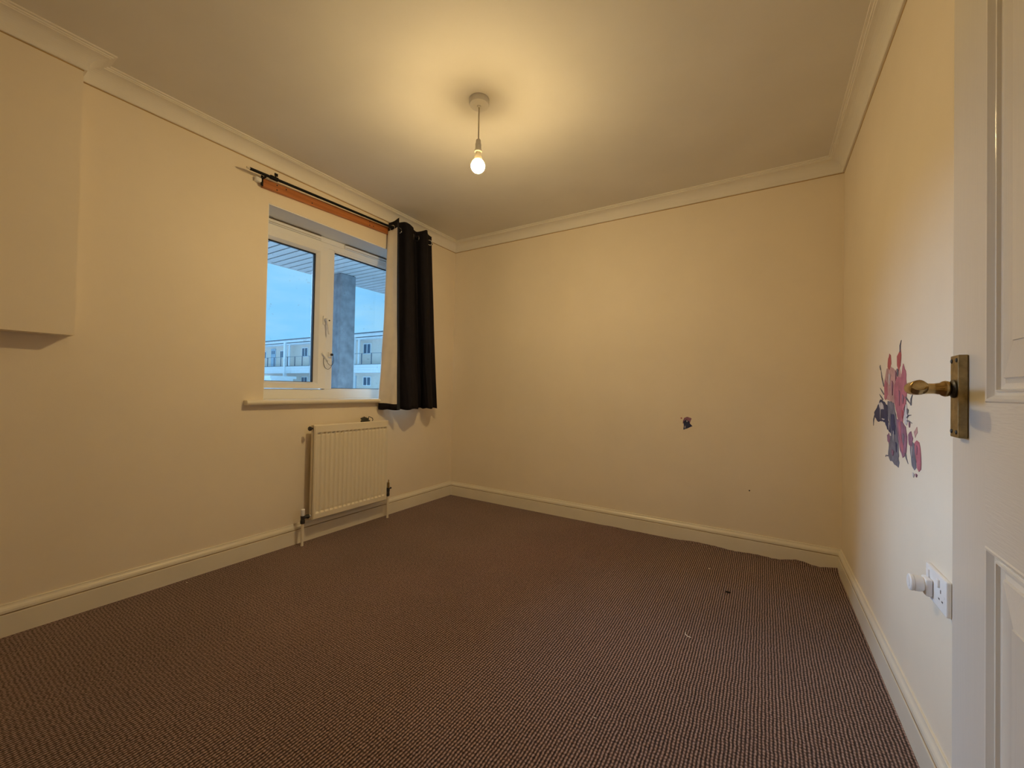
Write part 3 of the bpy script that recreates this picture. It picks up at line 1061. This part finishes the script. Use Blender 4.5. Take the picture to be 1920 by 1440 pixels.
# ------------------------------------------------------------------ door (standing open along the right wall)
PE = Vector((2.80652, -2.04966, 0.0))            # free edge of the face
DDIR = Vector((0.03538869, 0.99937362, 0.0))     # towards the free edge
DN = Vector((-DDIR.y, DDIR.x, 0.0))              # face normal, into the room
DWID, DH_, DTH = 0.762, 1.981, 0.040
Z0D = 0.008


def dp(s, z, h=0.0):
    q = PE - DDIR * s + DN * h
    return (q.x, q.y, z)


door = struct(empty('door_1', dp(DWID, 0)))


def dbox(mbx, s0, s1, z0, z1, h0=-DTH, h1=0.0):
    c = [dp(s0, z0, h0), dp(s1, z0, h0), dp(s1, z0, h1), dp(s0, z0, h1), dp(s0, z1, h0), dp(s1, z1, h0), dp(s1, z1, h1), dp(s0, z1, h1)]
    return mbx.add(c, [(0, 1, 2, 3), (7, 6, 5, 4), (0, 4, 5, 1), (1, 5, 6, 2), (2, 6, 7, 3), (3, 7, 4, 0)])


ST = 0.132                       # stile width
cols_ = [(ST, DWID / 2 - 0.055), (DWID / 2 + 0.055, DWID - ST)]
rows_ = [(0.235, 0.806), (1.004, 1.850)]
for (a, b_) in ((0.0, ST), (DWID / 2 - .055, DWID / 2 + .055), (DWID - ST, DWID)):
    dbox(MB(), a, b_, Z0D, Z0D + DH_).build('stile', M['door_v'], door)
for (z0, z1) in ((Z0D, 0.235), (0.806, 1.004), (1.850, Z0D + DH_)):
    for (a, b_) in cols_:
        dbox(MB(), a, b_, z0, z1).build('rail', M['door_h'], door)
PROF = [(0.0, 0.0), (0.002, 0.0012), (0.005, 0.0008), (0.010, -0.0055), (0.014, -0.0075), (0.0155, -0.0045), (0.0175, -0.0045), (0.019, -0.0085), (0.026, -0.0105), (0.032, -0.0090),
        (0.0335, -0.0060), (0.0345, -0.0060), (0.078, -0.0015), (0.0785, 0.0)]
for (a, b_) in cols_:
    for (z0, z1) in rows_:
        mb = MB()
        vs = []
        for (d, h) in PROF:
            vs += [dp(a + d, z0 + d, h), dp(b_ - d, z0 + d, h), dp(b_ - d, z1 - d, h), dp(a + d, z1 - d, h)]
        fs = []
        for k in range(len(PROF) - 1):
            for q in range(4):
                q2 = (q + 1) % 4
                fs.append((k * 4 + q, k * 4 + q2, (k + 1) * 4 + q2, (k + 1) * 4 + q))
        fs.append(tuple((len(PROF) - 1) * 4 + q for q in range(4)))
        mb.add(vs, fs)
        dbox(mb, a, b_, z0, z1, -DTH, -0.014)
        mb.build('door_panel', M['door_v'], door)
# lever handle
hand = empty('door_handle', dp(.051, 1.012), door)
hand['label'] = 'worn brass lever handle'
mb = MB()
dbox(mb, .033, .069, 0.948, 1.0765, 0.0, 0.011)
mb.build('backplate', M['plate_brass'], hand, bevel=0.0012)
for (s, z) in ((.0395, 1.068), (.0610, 1.0685), (.0395, .957), (.0610, .9565)):
    MB().lathe([(.0034, 0), (.0034, .0010), (.0022, .0016)], dp(s, z, .0108), DN, 12).build('screw', M['dark_metal'], hand)
HZ = 1.024
sN = 0.052
mb = MB()
mb.lathe([(.0140, 0), (.0145, .002), (.0125, .004), (.0085, .0052)], dp(sN, HZ, .0110), DN, 24)
mb.build('collar', M['dark_metal'], hand, smooth=True, auto=40)
mb = MB()
mb.lathe([(.0080, 0.0), (.0118, .0025), (.0130, .0062), (.0115, .0100), (.0092, .0125), (.0084, .020), (.0086, .030)], dp(sN, HZ, .0150), DN, 24)
pth, rr = [], []
for (s, h, r) in ((sN, .042, .0088), (sN + .0005, .050, .0092), (sN + .003, .0565, .0098), (sN + .010, .0605, .0104), (sN + .026, .0618, .0106), (sN + .046, .0626, .0108), (sN + .060, .0634, .0108), (sN + .0635, .0636, .0100), (sN + .065, .0637, .0080)):
    pth.append(dp(s, HZ + (.004 if s > sN + .06 else .0), h)); rr.append(r)
mb.tube(pth, rr, n=20)
mb.build('lever', M['brass'], hand, smooth=True, auto=55)
# lever on the wall side
mb = MB()
dbox(mb, .033, .069, 0.948, 1.0765, -DTH - .009, -DTH)
mb.build('backplate', M['plate_brass'], hand)
mb = MB()
mb.tube([dp(sN, HZ, -DTH - .008), dp(sN, HZ, -DTH - .040), dp(sN + .012, HZ, -DTH - .048), dp(sN + .080, HZ, -DTH - .048)], .009, n=12)
mb.build('lever', M['brass'], hand, smooth=True)

# ------------------------------------------------------------------ socket and plug-in on the right wall
sk = tag(empty('wall_socket', (W, -1.541, 0.52)), 'white double plug socket on the right wall near the door', 'socket')
mb = MB().box(W - 0.0102, W, -1.614, -1.468, 0.478, 0.564)
mb.build('face_plate', M['white_plastic'], sk, bevel=0.003)
for yc_ in (-1.505, -1.577):
    MB().box(W - 0.0145, W - 0.009, yc_ + .005, yc_ + .019, 0.533, 0.553).build('rocker_switch', M['white_plastic'], sk, bevel=0.0015)
for yc_ in (-1.577,):
    for (dy, z_, hy, hz) in ((0, .526, .0022, .0045), (-.011, .505, .0042, .002), (.011, .505, .0042, .002)):
        MB().box(W - 0.0104, W - 0.0096, yc_ + dy - hy, yc_ + dy + hy, z_ - hz, z_ + hz).build('pin_hole', M['dark_metal'], sk)
for yc_ in (-1.480, -1.602):
    MB().lathe([(.0032, 0), (.0032, .0012)], (W - .0100, yc_, .521), (-1, 0, 0), 10).build('screw_cap', M['white_plastic'], sk)
pg = tag(empty('plug_in_freshener', (W - .0105, -1.508, 0.513)), 'round white plug-in unit in the wall socket', 'plug-in unit')
MB().box(W - .0245, W - .0106, -1.528, -1.486, .490, .534).build('plug_base', M['white_plastic'], pg, bevel=0.004)
MB().lathe([(.0170, 0), (.0180, .002), (.0200, .0060), (.0205, .0190), (.0190, .0200), (.0188, .0215), (.0212, .0222), (.0212, .0268), (.0190, .0290)], (W - .0240, -1.507, .514), (-1, 0, 0), 32).build('barrel', M['white_plastic'], pg, smooth=True, auto=30)
MB().lathe([(.012, 0), (.0125, .0012)], (W - .0528, -1.507, .514), (-1, 0, 0), 24).build('end_cap', M['white_plastic'], pg)

# ------------------------------------------------------------------ torn wall stickers
def rwall(y, z, lift):
    return (W - lift, y, z)


def torn(points, jag, rnd):
    """roughen an outline so that it looks torn"""
    out = []
    n = len(points)
    for i in range(n):
        a, b_ = Vector(points[i]), Vector(points[(i + 1) % n])
        out.append(a)
        L = (b_ - a).length
        k = max(1, int(L / (jag * 2.2)))
        nn = Vector((-(b_ - a).y, (b_ - a).x)).normalized() if L > 0 else Vector((0, 0))
        for q in range(1, k):
            out.append(a.lerp(b_, q / k) + nn * rnd.uniform(-jag, jag) * 0.55)
    return out


rnd = random.Random(3)
st = tag(empty('wall_sticker', (W, -1.09, 0.96)), 'large torn pink and navy sticker remnant on right wall beside door handle', 'sticker')
# outlines on the wall in (y, z); y runs from -0.80 (far) to -1.38 (near)
PATCH = [
    ('pale_pink', 1, [(-0.955, 1.060), (-0.99, 1.115), (-1.05, 1.120), (-1.10, 1.105), (-1.16, 1.110), (-1.20, 1.060), (-1.19, 0.985), (-1.10, 0.985), (-1.00, 1.000), (-0.965, 1.02)]),
    ('rose', 2, [(-1.005, 1.120), (-1.012, 1.150), (-1.030, 1.168), (-1.048, 1.160), (-1.055, 1.130), (-1.035, 1.108)]),
    ('rose', 2, [(-1.130, 1.118), (-1.128, 1.150), (-1.150, 1.160), (-1.172, 1.172), (-1.180, 1.150), (-1.172, 1.115), (-1.150, 1.098)]),
    ('pink', 2, [(-0.955, 1.050), (-0.975, 1.075), (-1.005, 1.060), (-1.015, 1.020), (-0.985, 0.998), (-0.960, 1.005)]),
    ('pink', 3, [(-1.095, 1.050), (-1.130, 1.078), (-1.180, 1.078), (-1.205, 1.120), (-1.232, 1.095), (-1.245, 1.030), (-1.235, 0.985), (-1.205, 0.940), (-1.185, 0.905), (-1.150, 0.925), (-1.120, 0.965), (-1.098, 1.01)]),
    ('grey_blue', 3, [(-1.010, 0.995), (-1.090, 0.990), (-1.120, 0.950), (-1.140, 0.905), (-1.150, 0.862), (-1.160, 0.812), (-1.145, 0.790), (-1.105, 0.820), (-1.070, 0.850), (-1.050, 0.900), (-1.015, 0.945)]),
    ('mauve', 4, [(-1.130, 0.935), (-1.190, 0.930), (-1.235, 0.915), (-1.250, 0.885), (-1.245, 0.850), (-1.235, 0.822), (-1.205, 0.812), (-1.175, 0.832), (-1.150, 0.872)]),
    ('pink', 5, [(-1.155, 0.925), (-1.180, 0.930), (-1.192, 0.880), (-1.215, 0.840), (-1.205, 0.825), (-1.180, 0.850)]),
    ('navy', 4, [(-0.845, 0.965), (-0.905, 1.000), (-0.960, 0.992), (-1.010, 0.975), (-1.015, 0.925), (-1.050, 0.905), (-1.060, 0.880), (-1.010, 0.890), (-0.975, 0.915), (-0.915, 0.915), (-0.860, 0.912), (-0.818, 0.925), (-0.800, 0.945)]),
    ('decal_white', 5, [(-0.870, 0.985), (-0.915, 0.990), (-0.955, 0.975), (-0.960, 0.962), (-0.905, 0.958)]),
    ('navy', 5, [(-1.060, 0.950), (-1.100, 0.948), (-1.122, 0.910), (-1.115, 0.880), (-1.080, 0.880), (-1.058, 0.915)]),
    ('grey_blue', 2, [(-1.010, 0.868), (-1.060, 0.870), (-1.100, 0.840), (-1.150, 0.815), (-1.165, 0.790), (-1.155, 0.772), (-1.120, 0.775), (-1.085, 0.782), (-1.050, 0.780), (-1.020, 0.800), (-1.030, 0.835)]),
    ('mauve', 3, [(-1.005, 0.870), (-1.030, 0.880), (-1.050, 0.862), (-1.040, 0.842), (-1.012, 0.848)]),
    ('decal_white', 3, [(-1.215, 0.975), (-1.245, 0.990), (-1.262, 0.955), (-1.245, 0.920), (-1.222, 0.925)]),
    ('mauve', 3, [(-1.262, 0.892), (-1.290, 0.905), (-1.310, 0.885), (-1.300, 0.850), (-1.270, 0.862)]),
    ('pale_pink', 2, [(-1.318, 0.905), (-1.345, 0.922), (-1.352, 0.905), (-1.330, 0.888)]),
    ('grey_blue', 2, [(-1.285, 0.872), (-1.320, 0.870), (-1.338, 0.840), (-1.342, 0.800), (-1.325, 0.790), (-1.300, 0.800), (-1.285, 0.835)]),
    ('pink', 3, [(-1.325, 0.872), (-1.345, 0.882), (-1.368, 0.878), (-1.382, 0.850), (-1.385, 0.802), (-1.368, 0.792), (-1.350, 0.800), (-1.335, 0.835)]),
]
# small scraps left between the larger pieces
for (cy_, cz_, ry_, rz_, mt) in ((-1.035, 1.075, .012, .026, 'decal_white'), (-1.075, 1.045, .010, .030, 'mauve'), (-1.140, 1.095, .012, .016, 'grey_blue'), (-1.118, 1.085, .008, .020, 'mauve'),
                                 (-1.165, 1.010, .008, .030, 'mauve'), (-1.205, 1.005, .014, .018, 'mauve'), (-1.035, 0.905, .008, .016, 'decal_white'), (-0.905, 0.950, .006, .030, 'decal_white'),
                                 (-0.950, 0.925, .030, .003, 'decal_white'), (-1.095, 0.875, .006, .022, 'decal_white'), (-1.085, 0.815, .018, .012, 'mauve'), (-1.130, 0.840, .010, .020, 'navy'),
                                 (-1.200, 0.955, .010, .016, 'rose'), (-1.255, 0.965, .010, .012, 'grey_blue'), (-1.275, 0.925, .008, .010, 'mauve'), (-1.305, 0.845, .006, .020, 'decal_white'),
                                 (-1.350, 0.855, .007, .016, 'mauve'), (-1.318, 0.775, .010, .008, 'decal_white'), (-1.345, 0.778, .008, .006, 'mauve'), (-1.215, 0.875, .010, .022, 'grey_blue')):
    PATCH.append((mt, 6, [(cy_ + ry_ * math.cos(q * math.pi / 3.5) * (1.0 if q % 2 else .62), cz_ + rz_ * math.sin(q * math.pi / 3.5) * (1.0 if q % 2 else .7)) for q in range(7)]))
for (mt, lv, pts) in PATCH:
    out = torn(pts, 0.0055, rnd)
    mb = MB()
    mb.prism([rwall(p.x, p.y, 0.0003) for p in out], (-0.00035 * lv, 0, 0))
    mb.build('torn_patch', M[mt], st)
# thin torn slivers
for (a, b_) in (((-0.955, 1.05), (-0.905, 1.115)), ((-0.905, 1.115), (-0.895, 1.135)), ((-0.955, 1.02), (-0.895, 1.045)), ((-0.94, 1.00), (-0.885, 1.02)), ((-0.81, .935), (-0.785, .89)),
              ((-1.235, 1.01), (-1.29, .985)), ((-1.29, .985), (-1.305, 1.02)), ((-1.25, .945), (-1.29, .955)), ((-1.25, .935), (-1.30, .93)), ((-1.17, 1.16), (-1.18, 1.20)), ((-1.235, .83), (-1.262, .80)), ((-1.02, .795), (-0.985, .787))):
    pa, pb = Vector(rwall(*a, 0.0008)), Vector(rwall(*b_, 0.0008))
    mb = MB()
    mb.tube([pa, (pa + pb) / 2 + Vector((-.001, .004, .003)), pb], [.0024, .0018, .0008], n=6)
    mb.build('torn_sliver', M['grey_blue'], st)

sb = tag(empty('wall_sticker', (2.092, 0, 0.805)), 'small torn navy and pink sticker remnant on the back wall', 'sticker')
def bwall(x, z): return (2.092 + x, -0.0004, 0.805 + z)
for (mt, lv, pts) in (('mauve', 1, [(-.026, .012), (-.018, .034), (.002, .042), (.024, .036), (.030, .030), (.022, .010), (.018, -.008), (-.010, -.010), (-.028, -.004)]),
                      ('navy', 2, [(-.022, .010), (-.004, .022), (.014, .012), (.020, -.004), (.036, -.020), (.024, -.026), (.010, -.034), (-.012, -.044), (-.022, -.048), (-.020, -.016)]),
                      ('decal_white', 3, [(-.004, .016), (.002, .018), (.004, .008), (-.001, .006)]),
                      ('decal_white', 3, [(-.014, -.022), (-.009, -.020), (-.009, -.036), (-.014, -.038)])):
    mb = MB()
    mb.prism([bwall(p.x, p.y) for p in torn(pts, .003, rnd)], (0, -.0004 * lv, 0))
    mb.build('torn_patch', M[mt], sb)
MB().lathe([(.0050, 0), (.0045, .0008)], (2.056, -.0003, .836), (0, -1, 0), 10).build('torn_patch', M['rose'], sb)

# scuff marks on the walls (flakes of missing paint)
for (par, c, ax) in ((wall_back, (2.467, -.0002, .396), (0, -1, 0)), (wall_right, (W - .0002, -1.62, 1.72), (-1, 0, 0))):
    MB().lathe([(.0045, 0), (.003, .0006)], c, ax, 7).build('paint_chip', M['dark_metal'], par)

# ------------------------------------------------------------------ bits on the carpet
for (x_, y_, r_, mt, lab) in ((2.282, -.405, .0052, 'crumb', 'tiny white crumb on the carpet near the back wall'),
                              (0.068, -2.112, .0042, 'crumb', 'tiny white crumb on the carpet beside the left skirting'),
                              (2.394, -.662, .0095, 'dark_bit', 'small dark fluff scrap on the carpet'),
                              (2.105, -1.789, .0028, 'crumb', 'tiny white crumb on the foreground carpet')):
    mb = MB()
    mb.lathe([(r_ * .5, 0), (r_, r_ * .35), (r_ * .75, r_ * .8), (r_ * .2, r_ * .95)], (0, 0, 0), (0, 0, 1), 7)
    mb.v = [(x_ + p[0] * (1.5 if mt == 'dark_bit' else 1.1), y_ + p[1] * .7, p[2] + .0005) for p in mb.v]
    ob = mb.build('carpet_crumb' if mt == 'crumb' else 'carpet_fluff', M[mt], origin=(x_, y_, 0))
    tag(ob, lab, 'crumb' if mt == 'crumb' else 'fluff')
mb = MB()
mb.tube([(2.268, -1.150, .003), (2.270, -1.168, .004), (2.280, -1.178, .004), (2.294, -1.178, .003)], .0016, n=6)
tag(mb.build('loose_thread', M['crumb'], origin=(2.28, -1.17, 0)), 'short curled white thread on the carpet', 'thread')

# ------------------------------------------------------------------ outside: canopy, post, ground, block opposite
# canopy soffit with separate boards
can = tag(empty('canopy', (-1.3, 0.2, 2.45)), 'boarded canopy soffit projecting outside above the window', 'canopy')
CX0, CX1, CZ = -2.42, -WT, 2.45
cy0, cy1 = -2.6, 4.0
MB().box(CX0 + .004, CX1, cy0, cy1, CZ + .045, CZ + .20).build('canopy_deck', M['soffit_back'], can)
MB().box(CX0 - .02, CX0, cy0, cy1, CZ - .004, CZ + .22).build('edge_fascia', M['far_pale'], can)
pit = 0.102
base = MB().box(CX0 + .002, CX1, 0, pit - .019, CZ, CZ + .008).build('plank', M['soffit'], can, origin=(0, 0, 0))
nb = int((cy1 - cy0) / pit)
base.location = Vector((0, cy0 + .006, 0)) - ORG[can.name]
for k in range(1, nb):
    c_ = base.copy()
    COL.objects.link(c_)
    c_.parent = can
    c_.location = Vector((0, cy0 + .006 + pit * k, 0)) - ORG[can.name]

po = tag(empty('canopy_post', (-2.12, 0.27, -0.3)), 'weathered grey concrete post outside the window', 'post')
MB().box(-2.23, -2.01, 0.170, 0.395, -0.3, CZ - .001).build('shaft', M['concrete'], po, bevel=0.012)
MB().box(-2.27, -1.97, 0.13, 0.435, -0.3, -0.18).build('base', M['concrete'], po, bevel=0.01)

ground = struct(MB().box(-140, -WT, -60, 90, -0.5, -0.30).build('ground', M['ground']))
struct(MB().box(-80, -9.0, 8.0, 20.0, -0.30, -0.26).build('bounce_forecourt', M['bounce_forecourt']))  # unseen pale ground, added to bounce light onto the block's front

YF = 20.0
bl = tag(empty('apartment_block', (-35, YF, -0.3)), 'long pale brick two storey deck access block seen through the window', 'building')
bx0_, bx1_ = -75.0, -8.0
MB().box(bx0_, bx1_, YF + 0.7, YF + 9, -0.3, 5.40).build('wall', M['brick'], bl)
MB().box(bx0_ - .3, bx1_ + .3, YF - .1, YF + 9.3, 5.38, 5.62).build('roof_fascia', M['far_white'], bl)
MB().box(bx0_ - .35, bx1_ + .35, YF - .16, YF + 9.3, 5.62, 5.71).build('roof_edge', M['far_roof'], bl)
MB().box(bx0_, bx1_, YF - .02, YF + 0.7, 5.16, 5.30).build('eaves_soffit', M['far_pale'], bl)
MB().box(bx0_, bx1_, YF + .02, YF + 0.7, 2.24, 2.44).build('deck_slab', M['far_pale'], bl)
PX = [-72.2, -61.2, -50.2, -39.17, -28.25, -17.2]
for i in range(len(PX) - 1):
    a, b_ = PX[i] + .12, PX[i + 1] - .12
    for k in range(3):
        MB().box(a, b_, YF - .03, YF + .03, 2.25 + k * .235, 2.25 + k * .235 + .222).build('deck_plank', M['far_white'], bl)
    MB().box(a, b_, YF - .05, YF + .05, 2.955, 2.985).build('deck_capping', M['far_roof'], bl)
for x_ in PX:
    MB().box(x_ - .13, x_ + .13, YF - .14, YF + .12, -0.3, 5.40).build('column', M['far_white'], bl)
    MB().tube([(x_ + .55, YF + .10, 2.3), (x_ + .55, YF + .10, 5.3)], .10, n=10).build('downpipe', M['far_white'], bl)
# thin railings on the deck
rx = bx0_ + 3
rails = []
mb = MB().box(-.03, .03, -.03, .03, 2.98, 3.92)
first = None
while rx < bx1_ - 3:
    if first is None:
        first = mb.build('railing_post', M['far_rail'], bl, origin=(0, 0, 0))
        ob = first
    else:
        ob = first.copy()
        COL.objects.link(ob)
        ob.parent = bl
    ob.location = Vector((rx, YF, 0)) - ORG[bl.name]
    rx += 1.28
MB().box(bx0_, bx1_, YF - .012, YF + .012, 3.90, 3.93).build('handrail', M['far_rail'], bl)
YW = YF + 0.7
def far_window(xc, zc_, w_, h_):
    # features were located on the deck line; the wall stands 0.7 m behind it
    k = (YW - CP.y) / (YF - CP.y)
    x_ = CP.x + (xc - CP.x) * k
    z_ = CP.z + (zc_ - CP.z) * k
    w_ *= k; h_ *= k
    f = MB().box(x_ - w_ / 2, x_ + w_ / 2, YW - .07, YW + .02, z_ - h_ / 2, z_ + h_ / 2).build('window', M['far_white'], bl)
    f_o = ORG[f.name]
    for s in (-1, 1):
        MB().box(x_ + s * w_ * .235 - w_ * .18, x_ + s * w_ * .235 + w_ * .18, YW - .085, YW - .06, z_ - h_ * .40, z_ + h_ * .40).build('pane', M['far_glass'], f)
def far_door(xc, z0, z1, w_):
    k = (YW - CP.y) / (YF - CP.y)
    x_ = CP.x + (xc - CP.x) * k
    w_ *= k
    z1 = CP.z + (z1 - CP.z) * k
    f = MB().box(x_ - w_ / 2, x_ + w_ / 2, YW - .06, YW + .02, z0, z1).build('door', M['far_door'], bl)
    for s in (-1, 1):
        MB().box(x_ + s * w_ * .2 - w_ * .1, x_ + s * w_ * .2 + w_ * .1, YW - .075, YW - .05, z1 - .6, z1 - .25).build('pane', M['far_glass'], f)
for xc in (-62.5, -57.5, -52.0, -46.5, -35.65, -26.42, -20.5, -14.0):
    far_window(xc, 4.30, 1.0, 0.95)
for xc in (-43.1, -39.72):
    far_window(xc, 4.22, .62, .75)
for xc in (-62.0, -51.5, -46.0, -35.62, -26.35, -20.5, -14.0):
    far_window(xc, 1.50, 1.0, .82)
for xc in (-54.5, -41.4, -30.5, -23.0):
    far_door(xc, 2.44, 4.85, .85)
for xc in (-55.0, -44.0, -28.22, -17.5):
    far_door(xc, -0.3, 1.98, .80)
# low white outbuilding in front of the block
sh = tag(empty('outbuilding', (-38.6, 17.0, -0.3)), 'low white flat roofed outbuilding in front of the block', 'shed')
MB().box(-44.0, -35.2, 16.6, 18.6, -0.3, 1.62).build('wall', M['far_white'], sh)
MB().box(-44.2, -35.0, 16.4, 18.8, 1.62, 1.86).build('roof', M['far_white'], sh)
